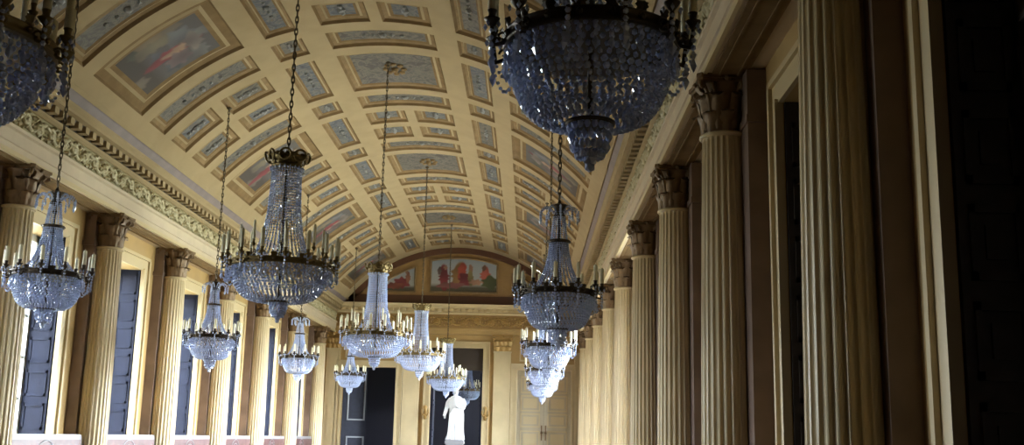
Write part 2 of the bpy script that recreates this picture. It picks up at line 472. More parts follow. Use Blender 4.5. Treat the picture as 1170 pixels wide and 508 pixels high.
def entablature(idx, y0, y1, sx, xcol):
    x0 = xcol
    r = tag(empty('trim_%d' % idx), kind='structure')
    b = MB()   # architrave: three fasciae above a soffit
    strip(b, [(-.12, .962), (.058, .962), (.058, .998), (.064, 1.0), (.064, 1.045), (.074, 1.05), (.074, 1.062), (-.12, 1.062)], y0, y1, sx, x0)
    b.build('architrave', M['plain'], r)
    b = MB(); strip(b, [(.055, .958), (.066, .958), (.066, .974), (.055, .974)], y0, y1, sx, x0)
    b.build('architrave_edge', M['trim'], r)
    b = MB(); strip(b, [(-.05, .9585), (.042, .9585), (.042, .964), (-.05, .964)], y0, y1, sx, x0)
    strip(b, [(-.03, .955), (-.024, .955), (-.024, .96), (-.03, .96)], y0, y1, sx, x0); strip(b, [(.018, .955), (.024, .955), (.024, .96), (.018, .96)], y0, y1, sx, x0)
    b.build('soffit_shade_panel', M['ochre'], r)  # ochre strip puts the dim light under the architrave into colour
    b = MB(); strip(b, [(-.12, 1.062), (.06, 1.062), (.06, 1.152), (-.12, 1.152)], y0, y1, sx, x0)
    fr = b.build('frieze', M['frieze_bg'], r)
    b = MB(); L = .105*S; n = int((y1-y0)*S/L); H = .084*S
    for k in range(n):
        yb = y0*S+k*L
        scroll_unit(b, lambda u, w, d: ((x0+sx*(.06+d*.5))*S, yb+u, (1.065)*S+EYE+w), L, H, k % 2)
    b.build('scrollwork', M['scroll'], fr)
    b = MB()
    strip(b, [(-.12, 1.152), (.068, 1.152), (.078, 1.160), (.078, 1.172), (.070, 1.176), (.070, 1.20), (.085, 1.205), (.125, 1.212), (.125, 1.226), (.137, 1.236), (.137, 1.246), (-.12, 1.25)], y0, y1, sx, x0)
    b.build('cornice', M['cream'], r)
    b = MB(); pitch = .072; n = int((y1-y0)/pitch)
    for k in range(n):
        y = y0+k*pitch
        b.box(P(x0+sx*.070, y, 1.178), P(x0+sx*.108, y+.036, 1.206))
    b.build('dentil_course', M['cream'], r)
    b = MB(); b.box(P(x0+sx*.0700, y0, 1.177), P(x0+sx*.0715, y1, 1.204)); b.build('dentil_gap_shade', M['gap'], r)  # near-black sheet paints the shade between the dentils
entablature(1, Y0, YE, 1, XL)
entablature(2, Y0, YE, -1, XR)

# ---- vaulted ceiling
def cyl(th, y, r=VR):
    a = math.radians(th); return (S*(VX+r*math.sin(a)), y*S, S*(VZ+r*math.cos(a))+EYE)
# half-period marks k -> y
def KY(k):
    return 5.15+.93*k
COLS = [('side', -48.6, -25.6), ('narrow', -21.4, -15.2), ('mid', -10.6, 10.6), ('narrow', 15.2, 21.4), ('side', 25.6, 48.6)]
def ybands(kk):
    out = []
    for k in kk:
        c = KY(k); H = .93
        out.append((k, 'main', c-.29*H, c+.29*H)); out.append((k, 'thin', c+.39*H, c+.61*H))
    return out
KK = range(-6, 6)
bands = [x for x in ybands(KK) if x[2] > Y0+.05 and x[3] < YE-.02]
cells = []     # (kind, th0, th1, y0, y1)
for ctype, t0, t1 in COLS:
    for k, bt, y0, y1 in bands:
        if ctype == 'narrow':
            cells.append(('long_coffer' if bt == 'main' else 'small_coffer', t0, t1, y0, y1))
        elif bt == 'thin':
            cells.append(('band_coffer', t0, t1, y0, y1))
        else:
            big = (k % 2 == 0) if ctype == 'mid' else (k % 2 == 1)
            if big: cells.append(('ceiling_painting' if ctype == 'side' else 'rosette_coffer', t0, t1, y0, y1))
            else:
                tm, g = (t0+t1)/2, 1.15
                ym, h = (y0+y1)/2, .045
                for (a0, a1) in ((t0, tm-g), (tm+g, t1)):
                    for (c0, c1) in ((y0, ym-h), (ym+h, y1)): cells.append(('square_coffer', a0, a1, c0, c1))
ths = sorted(set([-57.5, -52.4, 52.4, 57.5]+[round(t, 3) for c in cells for t in (c[1], c[2])]))
ys = sorted(set([Y0, YE]+[round(y, 4) for c in cells for y in (c[3], c[4])]))
def sub(a, b, st):
    n = max(1, int(math.ceil((b-a)/st))); return [a+(b-a)*i/n for i in range(n+1)]
ceil_b = MB()
cellset = [(round(c[1],3), round(c[2],3), round(c[3],4), round(c[4],4)) for c in cells]
for i in range(len(ths)-1):
    t0, t1 = ths[i], ths[i+1]; tm = (t0+t1)/2
    mi = 1 if abs(tm) > 52.4 else 0
    tt = sub(t0, t1, 2.6)
    for j in range(len(ys)-1):
        y0, y1 = ys[j], ys[j+1]; ym = (y0+y1)/2
        if any(c[0] < tm < c[1] and c[2] < ym < c[3] for c in cellset): continue
        vs = [cyl(t, y) for t in tt for y in (y0, y1)]
        ceil_b.add(vs, [(2*q, 2*q+1, 2*q+3, 2*q+2) for q in range(len(tt)-1)], mi, True)
# attic lip between rib field and lilac band
for sg in (-1, 1):
    for t0, t1, rr in ((51.6, 52.4, .994),):
        for (a, c) in ((t0, t1),):
            vs = [cyl(sg*a, y, VR*r_) for a, r_ in ((t0, 1.0), (t0, rr), (t1, rr), (t1, 1.0)) for y in (Y0, YE)]
            ceil_b.add(vs, [(0,1,3,2), (2,3,5,4), (4,5,7,6)], 0)
tt = sub(-60, 60, 3)
vs = [cyl(t, y, VR+.04) for t in tt for y in (Y0, YE+.06)]
ceil_b.add(vs, [(2*q, 2*q+1, 2*q+3, 2*q+2) for q in range(len(tt)-1)], 0, True)
ceiling = tag(ceil_b.build('ceiling', [M['cream'], M['lilac']]), kind='structure')
def paint_attr(me, cols):
    at = me.color_attributes.new('paint', 'FLOAT_COLOR', 'POINT')
    at.data.foreach_set('color', np.asarray(cols, np.float32).ravel())
def scene_colour(u, w, blobs, top, bot, hz=.3):
    """simple painted scene: sky over dark ground with soft drapery blobs"""
    t = min(1, max(0, (w-hz)/.12+.5)); c = np.array(bot)*(1-t)+np.array(top)*t
    for (bu, bw, ru, rw, col, a) in blobs:
        d = ((u-bu)/ru)**2+((w-bw)/rw)**2
        d *= 1+.35*math.sin(6*math.atan2(w-bw, u-bu)+a)
        if d < 1.2:
            k = min(1, max(0, (1.2-d)/.35)); c = c*(1-k)+np.array(col)*k*(.8+.3*math.sin(11*u+a*3)*math.cos(9*w+a))
    return (*c, 1)
def coffer(kind, t0, t1, y0, y1, seed):
    rg = random.Random(seed)
    dep = .016
    W = abs(math.radians(t1-t0))*VR; Hh = y1-y0
    def q(u, w, d):    # u,w in units inset from edges
        return cyl(t0+(t1-t0)*u, y0+(y1-y0)*w, VR+d)
    nu, nw = (44, 34) if kind == 'ceiling_painting' else (max(3, int(abs(t1-t0)/2)), 2)
    def ring(b, i0, i1, d0, d1, m):
        n = nu
        def rect(i, d):
            ui, wi = i/W, i/Hh
            pts = [q(ui+(1-2*ui)*k/n, wi, d) for k in range(n)]+[q(1-ui, wi, d)]
            pts += [q(1-ui-(1-2*ui)*k/n, 1-wi, d) for k in range(n)]+[q(ui, 1-wi, d)]
            return pts
        A, B = rect(i0, d0), rect(i1, d1); N = len(A)
        b.add(A+B, [(k, (k+1) % N, N+(k+1) % N, N+k) for k in range(N)], m)
    e = min(W, Hh)
    b = MB()
    fr = min(.055, e*.25) if kind != 'ceiling_painting' else .085
    ring(b, 0, .010, 0, dep*.8, 0); ring(b, .010, fr*.55, dep*.8, dep, 1 if kind != 'ceiling_painting' else 0)
    ring(b, fr*.55, fr*.75, dep, dep*.75, 2); ring(b, fr*.75, fr, dep*.75, dep, 0)
    o = b.build(kind, [M['ochre'], M['tan'], M['cream']], ceiling)
    ui, wi = fr/W, fr/Hh
    vs = [q(ui+(1-2*ui)*i/nu, wi+(1-2*wi)*j/nw, dep) for i in range(nu+1) for j in range(nw+1)]
    fs = [(i*(nw+1)+j, i*(nw+1)+j+1, (i+1)*(nw+1)+j+1, (i+1)*(nw+1)+j) for i in range(nu) for j in range(nw)]
    f = MB(); f.add(vs, fs, 0, True)
    if kind == 'ceiling_painting':
        fo = f.build('painted_scene', M['paint'], o)
        red = (.20,.03,.04); bl = [(rg.uniform(.35,.65), rg.uniform(.3,.6), .10, .26, red, 1), (rg.uniform(.4,.7), .62, .07, .16, (.36,.23,.16), 2), (.3, .7, .16, .14, (.13,.13,.145), 3), (.75, .55, .14, .12, (.17,.12,.125), 4), (.2,.4,.1,.2,(.16,.13,.09),5), (.55,.8,.2,.08,(.20,.16,.15),6)]
        for _ in range(9): bl.insert(0, (rg.random(), rg.random(), rg.uniform(.06,.16), rg.uniform(.06,.16), rg.choice([(.13,.105,.08),(.08,.085,.10),(.17,.125,.08),(.07,.07,.05),(.16,.15,.15)]), rg.random()*6))
        flip = t0 > 0
        cols = []
        for i in range(nu+1):
            for j in range(nw+1):
                u = i/nu; u = 1-u if flip else u
                cols.append(scene_colour(j/nw, u, [(w_, u_, rw*1.0, ru*1.2, c_, a_) for (w_, u_, rw, ru, c_, a_) in bl], (.075,.068,.066), (.045,.033,.027), .25))
        paint_attr(fo.data, cols)
    else:
        fo = f.build('painted_field', M['field_blue'] if kind in ('long_coffer', 'square_coffer') and rg.random() < .8 else M['field'], o)
        if kind != 'rosette_coffer':
            mm = MB()
            # central raised motif: small oval boss with two sprays
            for k in range(-2, 3):
                long_u = W > Hh
                uu, ww = (.5+k*.09, .5) if long_u else (.5, .5+k*.09)
                c = q(uu, ww, dep-.002); mm.bead(c, (.020 if k == 0 else .012)*S*(e/.2)**.5, .8, 0, octa=(k % 2 != 0))
            mm.build('painted_motif', M['motif'], o)
        else:
            mm = MB()
            for k in range(8):
                a = k*PI/4; mm.bead(q(.5+.09*math.cos(a), .5+.13*math.sin(a), dep-.004), .03*S*.6, .6)
            mm.bead(q(.5, .5, dep-.006), .03*S*.7)
            mm.build('rosette', M['tan'], o)
for n_, c in enumerate(cells): coffer(*c, seed=n_)

# ---- end wall
EP = lambda x, h, d=0: (x*S, (YE-d)*S, h*S+EYE)
CX = -.70
b = MB()
ops = [(-1.797, -1.282, .634), (CX-.25, CX+.25, .835), (-.118, .397, .634)]
x = WL-.2
for a, c, t in ops:
    b.box(P(x, YE, HF), P(a, YE+.06, 1.25)); b.box(P(a, YE, t), P(c, YE+.06, 1.25)); x = c
b.box(P(x, YE, HF), P(WR+.2, YE+.06, 1.25))
we = tag(b.build('wall_end', M['wall']), kind='structure')
cap_small = None
for x0, x1 in ((-1.955, -1.827), (-1.214, -1.053), (-.347, -.186), (.425, .555)):
    b = MB(); b.box(P(x0, YE-.03, HF), P(x1, YE, NECK)); b.box(P(x0-.006, YE-.036, NECK-.012), P(x1+.006, YE, NECK))
    b.box(P(x0+.03, YE-.034, HF+.1), P(x1-.03, YE-.03, NECK-.05))
    p = b.build('pilaster', M['column'], we)
    b = MB(); xm = (x0+x1)/2; w = (x1-x0)/2
    b.box(P(x0+.006, YE-.034, NECK), P(x1-.006, YE, .945)); b.box(P(x0-.02, YE-.06, .945), P(x1+.02, YE, .962))
    for row, (zz, hh) in enumerate(((NECK, .06), (NECK+.03, .09))):
        for k in range(3 if row == 0 else 4):
            xx = x0+w*2*(k+.5)/(3 if row == 0 else 4)
            bb = MB(); leaf(bb, -PI/2, 0, 0, hh*S, .05*S, .022*S)
            b.add([(v[0]+xx*S, v[1]+(YE-.036)*S, v[2]+zz*S+EYE) for v in bb.v], bb.f, 0, True)
    for sg in (-1, 1):
        b.bead(P(xm+sg*(w+.004), YE-.05, .925), .02*S)
    b.bead(P(xm, YE-.06, .945), .016*S)
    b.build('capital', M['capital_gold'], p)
def frame_band(b, a, c, t, w, d, z0=HF):
    b.box(P(a-w, YE-d, z0), P(a, YE, t+w)); b.box(P(c, YE-d, z0), P(c+w, YE, t+w)); b.box(P(a, YE-d, t), P(c, YE, t+w))
for a, c, t in ops:
    b = MB(); frame_band(b, a, c, t, .018, .03); frame_band(b, a-.018, c+.018, t+.018, .035, .018); frame_band(b, a-.053, c+.053, t+.053, .01, .03)
    b.build('door_surround', M['trim'] if t > .7 else M['column'], we)
# panels over side doors
for a, c, t in (ops[0], ops[2]):
    b = MB(); frame_band(b, a+.03, c-.03, .88, .014, .012, .72); b.box(P(a+.03, YE-.012, .72), P(c-.03, YE, .734)); b.build('overdoor_panel', M['trim'], we)
# end entablature
r = tag(empty('trim_3'), kind='structure')
def estrip(name, m, prof, parent=r, x0=XL+.055, x1=XR-.055):
    b = MB(); b.prism([((YE-d)*S, z*S+EYE) for d, z in prof], 'x', x0*S, x1*S); return b.build(name, m, parent)
estrip('architrave', M['wall'], [(0, .962), (.045, .962), (.045, 1.0), (.052, 1.002), (.052, 1.02), (0, 1.02)])
fr = estrip('frieze', M['lunette'], [(0, 1.02), (.045, 1.02), (.045, 1.152), (0, 1.152)])
b = MB(); L = .13*S; n = int((XR-XL-.12)*S/L)
for k in range(n):
    xb = (XL+.06)*S+k*L
    scroll_unit(b, lambda u, w, d: (xb+u, (YE-.045-d*.5)*S, 1.03*S+EYE+w), L, .112*S, k % 2)
b.build('scrollwork', M['capital_gold'], fr)
estrip('cornice', M['column'], [(0, 1.152), (.06, 1.152), (.068, 1.16), (.068, 1.172), (.058, 1.176), (.058, 1.2), (.09, 1.206), (.115, 1.215), (.115, 1.23), (.128, 1.245), (0, 1.25)])
b = MB(); pitch = .058
for k in range(int((XR-XL-.1)/pitch)):
    x = XL+.06+k*pitch; b.box(P(x, YE-.09, 1.178), P(x+.032, YE-.058, 1.204))
b.build('dentil_course', M['column'], r)
# lunette
b = MB(); n = 48
pts = [(XL-.1, 1.25)]+[(VX+VR*1.02*math.sin(math.radians(t)), VZ+VR*1.02*math.cos(math.radians(t))) for t in np.linspace(-56, 56, n)]+[(XR+.1, 1.25)]
b.prism([(u*S, w*S+EYE) for u, w in pts], 'y', (YE-.004)*S, (YE+.06)*S)
lun = tag(b.build('wall_lunette', M['lunette']), kind='structure')
def arch_band(name, r0, r1, t, d, m):
    b = MB(); tt = np.linspace(-t, t, 60); prof = []
    vs = []; fs = []
    for a in tt:
        a = math.radians(a)
        for r_, dd in ((r1, 0), (r1, d), (r0, d), (r0, 0)): vs.append(P(VX+r_*math.sin(a), YE-dd, VZ+r_*math.cos(a)))
    for i in range(len(tt)-1):
        for q in range(3): fs.append((i*4+q, i*4+q+1, i*4+4+q+1, i*4+4+q))
    b.add(vs, fs); return b.build(name, m, lun)
arch_band('arch_moulding', VR-.055, VR+.01, 55, .03, M['arch'])
b = MB(); b.box(P(VX-1.05, YE-.03, 1.25), P(VX+1.05, YE-.004, 1.335)); b.build('plinth_band', M['arch'], lun)
def painting(x0, x1, z0, ztop, label, blobs, seed):
    t = tag(empty('lunette_painting', P((x0+x1)/2, YE, z0)), label, 'painting', 'paintings in the end arch'); off = Vector(t.location)
    n = 90
    us = np.linspace(0, 1, n+1); nw = 54
    zt = [ztop(x0+(x1-x0)*u) for u in us]
    b = MB()
    vs = [P(x0+(x1-x0)*u, YE-.012, z0+(zt[i]-z0)*j/nw) for i, u in enumerate(us) for j in range(nw+1)]
    b.add(vs, [(i*(nw+1)+j, (i+1)*(nw+1)+j, (i+1)*(nw+1)+j+1, i*(nw+1)+j+1) for i in range(n) for j in range(nw)])
    o = b.build('canvas', M['paint'], t); o.location = -off
    cols = []
    zmax = max(zt)
    for i, u in enumerate(us):
        for j in range(nw+1):
            w = (z0+(zt[i]-z0)*j/nw-z0)/(zmax-z0)
            cols.append(scene_colour(u, w, blobs, (.25+.13*(1-w), .29+.08*(1-w), .33), (.07,.06,.035), .2))
    paint_attr(o.data, cols)
    b = MB()
    out = [P(x0+(x1-x0)*u, YE-.016, zt[i]) for i, u in enumerate(us)]
    loop = [P(x0, YE-.016, z0)]+out+[P(x1, YE-.016, z0)]
    b.tube(loop, .011*S, 5, closed=True, smooth=False)
    o = b.build('frame', M['tan'], t); o.location = -off
zin = lambda x, r_=VR-.10: VZ+math.sqrt(max(.01, r_*r_-(x-VX)**2))
skin = (.36,.19,.12); red = (.19,.03,.035); gold = (.24,.13,.045)
painting(-.985, -.335, 1.372, lambda x: min(1.745, zin(x)), 'wide painting of robed figures in red and gold, centre of the end arch',
    [(.20,.42,.07,.32,red,1),(.22,.72,.028,.06,skin,2),(.13,.62,.03,.1,(.1,.07,.06),2),(.42,.50,.10,.36,gold,3),(.47,.60,.06,.30,(.30,.05,.03),4),(.52,.38,.09,.2,red,5),(.60,.70,.03,.12,skin,6),(.60,.42,.04,.2,(.2,.16,.06),7),(.82,.50,.07,.22,(.40,.10,.07),8),(.80,.72,.03,.08,(.12,.06,.04),9),(.9,.3,.12,.18,(.07,.08,.03),1),(.68,.30,.09,.08,skin,4),(.3,.2,.2,.08,(.22,.08,.07),3)], 1)
painting(-1.42, -1.135, 1.372, lambda x: zin(x, VR-.12), 'small painting of a reclining red-robed figure, left of the wide one in the arch',
    [(.55,.35,.25,.2,red,1),(.75,.55,.08,.2,(.25,.1,.06),2),(.3,.22,.3,.12,(.2,.05,.03),3),(.7,.78,.05,.08,skin,2)], 2)
painting(-.185, .10, 1.372, lambda x: zin(x, VR-.12), 'small painting with pale sky, right of the wide one in the arch',
    [(.6,.45,.08,.3,(.16,.17,.12),1),(.6,.78,.05,.07,skin,2),(.25,.2,.3,.12,(.12,.09,.05),3)], 3)

# doors in the end wall
def rel(o, off): o.location = -off; return o
dn += 1
w = tag(empty('door_%d' % dn, P(.14, YE, HF)), kind='structure'); off = Vector(w.location)
for x0, x1 in ((-.118, .1385), (.1405, .397)):
    b = MB(); b.box(P(x0, YE+.012, HF), P(x1, YE+.028, .634)); lf = rel(b.build('door_leaf', M['door'], w), off)
    for z0, z1 in ((-.28, -.12), (-.10, .07), (.10, .23), (.25, .40), (.42, .58)):
        b = MB()
        for (p0, q0, p1, q1) in ((x0+.035, z0, x1-.035, z0+.012), (x0+.035, z1-.012, x1-.035, z1), (x0+.035, z0, x0+.045, z1), (x1-.045, z0, x1-.035, z1)):
            b.box(P(p0, YE+.004, q0), P(p1, YE+.0125, q1))
        b.box(P(x0+.065, YE+.008, z0+.03), P(x1-.065, YE+.0125, z1-.03))
        b.build('door_panel', M['trim'], lf)
    b = MB(); xk = x1-.018 if x0 < 0 else x0+.018
    b.box(P(xk-.006, YE+.006, -.02), P(xk+.006, YE+.0125, .12)); b.bead(P(xk, YE+.002, .05), .012*S)
    b.build('handle', M['capital'], lf)
dn += 1
w = tag(empty('door_%d' % dn, P(-1.54, YE, HF)), kind='structure'); off = Vector(w.location)
for hx, sgn, phi in ((-1.795, 1, 32), (-1.284, -1, 84)):
    def hinge(b):
        ca, sa = math.cos(math.radians(phi)), math.sin(math.radians(phi))
        b.v = [((hx+sgn*(u*ca-v*sa))*S, (YE+.062+u*sa+v*ca)*S, z) for u, v, z in b.v]; return b
    zz = lambda h: h*S+EYE
    b = MB(); b.box((0, 0, zz(HF)), (.255, .016, zz(.632))); lf = rel(hinge(b).build('door_leaf', M['shutter'], w), off)
    for z0, z1 in ((-.3, -.02), (.13, .60)):
        b = MB()
        for (p0, q0, p1, q1) in ((.05, z0, .235, z0+.014), (.05, z1-.014, .235, z1), (.05, z0, .064, z1), (.221, z0, .235, z1)):
            b.box((p0, -.008, zz(q0)), (p1, 0, zz(q1)))
        hinge(b).build('door_moulding', M['slate_trim'], lf)
# room beyond; gap added in its right wall to let daylight in
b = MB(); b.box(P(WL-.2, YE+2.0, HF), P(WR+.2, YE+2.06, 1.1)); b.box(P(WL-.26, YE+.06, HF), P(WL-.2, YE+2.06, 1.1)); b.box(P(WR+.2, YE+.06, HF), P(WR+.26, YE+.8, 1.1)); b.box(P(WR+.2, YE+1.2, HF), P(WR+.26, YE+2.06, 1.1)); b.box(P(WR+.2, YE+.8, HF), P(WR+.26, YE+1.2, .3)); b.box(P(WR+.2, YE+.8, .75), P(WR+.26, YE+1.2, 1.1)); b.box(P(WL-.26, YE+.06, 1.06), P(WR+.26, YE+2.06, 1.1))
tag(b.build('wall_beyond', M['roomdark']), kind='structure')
# blind over the middle opening's head, dark
dn += 1
w = tag(empty('door_%d' % dn, P(CX, YE, HF)), kind='structure'); off = Vector(w.location)
for hx, sgn in ((CX-.245, 1), (CX+.245, -1)):
    b = MB(); b.box(P(hx, YE+.062, HF), P(hx+sgn*.02, YE+.26, .60)); lf = rel(b.build('door_leaf', M['shutter'], w), off)
    b = MB(); xf = hx+sgn*.02
    for z0, z1 in ((-.3, 0), (.05, .3), (.33, .57)):
        for (p0, q0, p1, q1) in ((YE+.09, z0, YE+.23, z0+.012), (YE+.09, z1-.012, YE+.23, z1)): b.box(P(xf, p0, q0), P(xf+sgn*.006, p1, q1))
    b.build('door_moulding', M['shutter'], lf)
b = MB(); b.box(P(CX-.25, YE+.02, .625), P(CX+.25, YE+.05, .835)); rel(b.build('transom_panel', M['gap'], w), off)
# gilt brackets flanking the middle opening
for sg, lb in ((-1, 'small gilt wall bracket left of the middle doorway'), (1, 'small gilt wall bracket right of the middle doorway')):
    x = CX+sg*.285; t = tag(empty('wall_bracket', P(x, YE, .2)), lb, 'bracket', 'gilt brackets beside the middle doorway'); off = Vector(t.location)
    b = MB(); b.lathe([(.0, 0), (.014*S, .01*S), (.02*S, .05*S), (.012*S, .09*S), (.02*S, .12*S), (0, .14*S)], 10, c=P(x, YE-.045, .15)); rel(b.build('body', M['capital_gold'], t), off)
    b = MB()
    for s2 in (-1, 1): b.tube([P(x, YE-.05, .2), P(x+s2*.02, YE-.07, .19), P(x+s2*.032, YE-.075, .215), P(x+s2*.03, YE-.075, .245)], .006*S, 6)
    rel(b.build('arm', M['capital_gold'], t), off)

# near wall behind the camera
b = MB(); b.box(P(WL-.2, Y0-.05, HF), P(WR+.2, Y0, 1.95)); tag(b.build('wall_near', M['wall']), kind='structure')
# close the roof space above the vault foot
b = MB()
for x0, x1 in ((GL-.03, -1.80), (.37, GR+.03)): b.box(P(x0, Y0, 1.34), P(x1, YE+.06, 1.38))
tag(b.build('trim_4', M['cream']), kind='structure')

# ---- statue
def statue():
    r = tag(empty('statue', P(-.66, 9.72, HF)), 'white marble statue of a draped standing figure before the middle doorway', 'statue'); off = Vector(r.location)
    ph = (-.03-HF)*S   # pedestal height
    b = MB()
    b.box((-.40, -.34, 0), (.40, .34, .14)); b.box((-.34, -.29, .14), (.34, .29, ph-.16)); b.box((-.38, -.32, ph-.16), (.38, .32, ph-.05)); b.box((-.35, -.30, ph-.05), (.35, .30, ph))
    b.build('pedestal', M['pale_stone'], r)
    # figure, 2.0 m, facing the camera (-y)
    b = MB(); H = 2.0; z0 = ph
    rings = [(0, .31, .24, 0), (.04, .30, .235, 0), (.2, .27, .21, .0), (.45, .255, .2, .0), (.75, .255, .2, .0), (.98, .25, .2, -.01), (1.15, .235, .19, -.01), (1.32, .24, .185, -.01), (1.48, .25, .175, 0), (1.58, .235, .155, 0), (1.66, .17, .12, 0), (1.70, .075, .08, -.005), (1.76, .062, .07, -.01), (1.79, .07, .085, -.015), (1.85, .088, .11, -.02), (1.91, .09, .115, -.02), (1.97, .07, .09, -.01), (2.0, .02, .03, 0)]
    n = 40; vs = []
    for (z, rx, ry, dy) in rings:
        fold = .09*max(0, 1-z/1.55)+.02*(z < 1.6)
        for i in range(n):
            a = 2*PI*i/n
            k = 1+fold*math.sin(9*a+z*2.2)+fold*.5*math.sin(17*a-z*3)
            k2 = k if z < 1.65 else 1
            hx = .03*math.sin(z*2)  # slight contrapposto
            vs.append((hx+rx*k2*math.cos(a), dy+ry*k2*math.sin(a), z0+z))
    m = len(rings)
    fs = [(j*n+i, j*n+(i+1) % n, (j+1)*n+(i+1) % n, (j+1)*n+i) for j in range(m-1) for i in range(n)]
    fs += [tuple(range(n))[::-1], tuple((m-1)*n+i for i in range(n))]
    b.add(vs, fs, 0, True)
    hz = .02
    b.bead((hz, -.125, z0+1.845), .022, 1.6); b.bead((hz, -.10, z0+1.80), .03, .8)          # nose, chin
    for sx_ in (-1, 1): b.bead((hz+sx_*.088, -.01, z0+1.85), .022, 1.5)                       # ears
    # proper right arm: down, forearm out to the side with a fall of drapery
    b.tube([(-.17, 0, z0+1.58), (-.27, .01, z0+1.42), (-.31, -.02, z0+1.22), (-.35, -.14, z0+1.05), (-.37, -.22, z0+.98)], [.085, .085, .07, .055, .045], 10)
    b.tube([(-.31, -.05, z0+1.15), (-.36, -.12, z0+.95), (-.36, -.12, z0+.80)], [.06, .05, .03], 8)
    for k in range(5):
        u = (k-2)*.018
        b.tube([(-.37+u*.6, -.24, z0+.975-abs(u)*.2), (-.375+u, -.28, z0+.945), (-.375+u*1.1, -.29, z0+.905-.01*(k % 2))], [.013, .012, .009], 6)
    # left arm across the chest under the cloak
    b.tube([(.21, 0, z0+1.58), (.29, .0, z0+1.38), (.27, -.14, z0+1.22), (.08, -.21, z0+1.27), (.02, -.22, z0+1.29)], [.085, .085, .075, .06, .04], 10)
    # mantle fold from the shoulder
    for k in range(7):
        x = -.2+k*.075
        b.tube([(.18-.02*k, -.15, z0+1.5-.03*k), (x*.8, -.21, z0+1.0), (x, -.23, z0+.5), (x*1.1, -.25, z0+.05)], [.02, .03, .028, .03], 6)
    b.v = [(x*1.18, y*1.1, ph+(z-ph)*1.03) for x, y, z in b.v]
    o = b.build('figure', M['marble'], r)
    md = o.modifiers.new('Remesh', 'REMESH'); md.mode = 'VOXEL'; md.voxel_size = .014; md.use_smooth_shade = True
    sm = o.modifiers.new('Smooth', 'SMOOTH'); sm.iterations = 3; sm.factor = .5
statue()

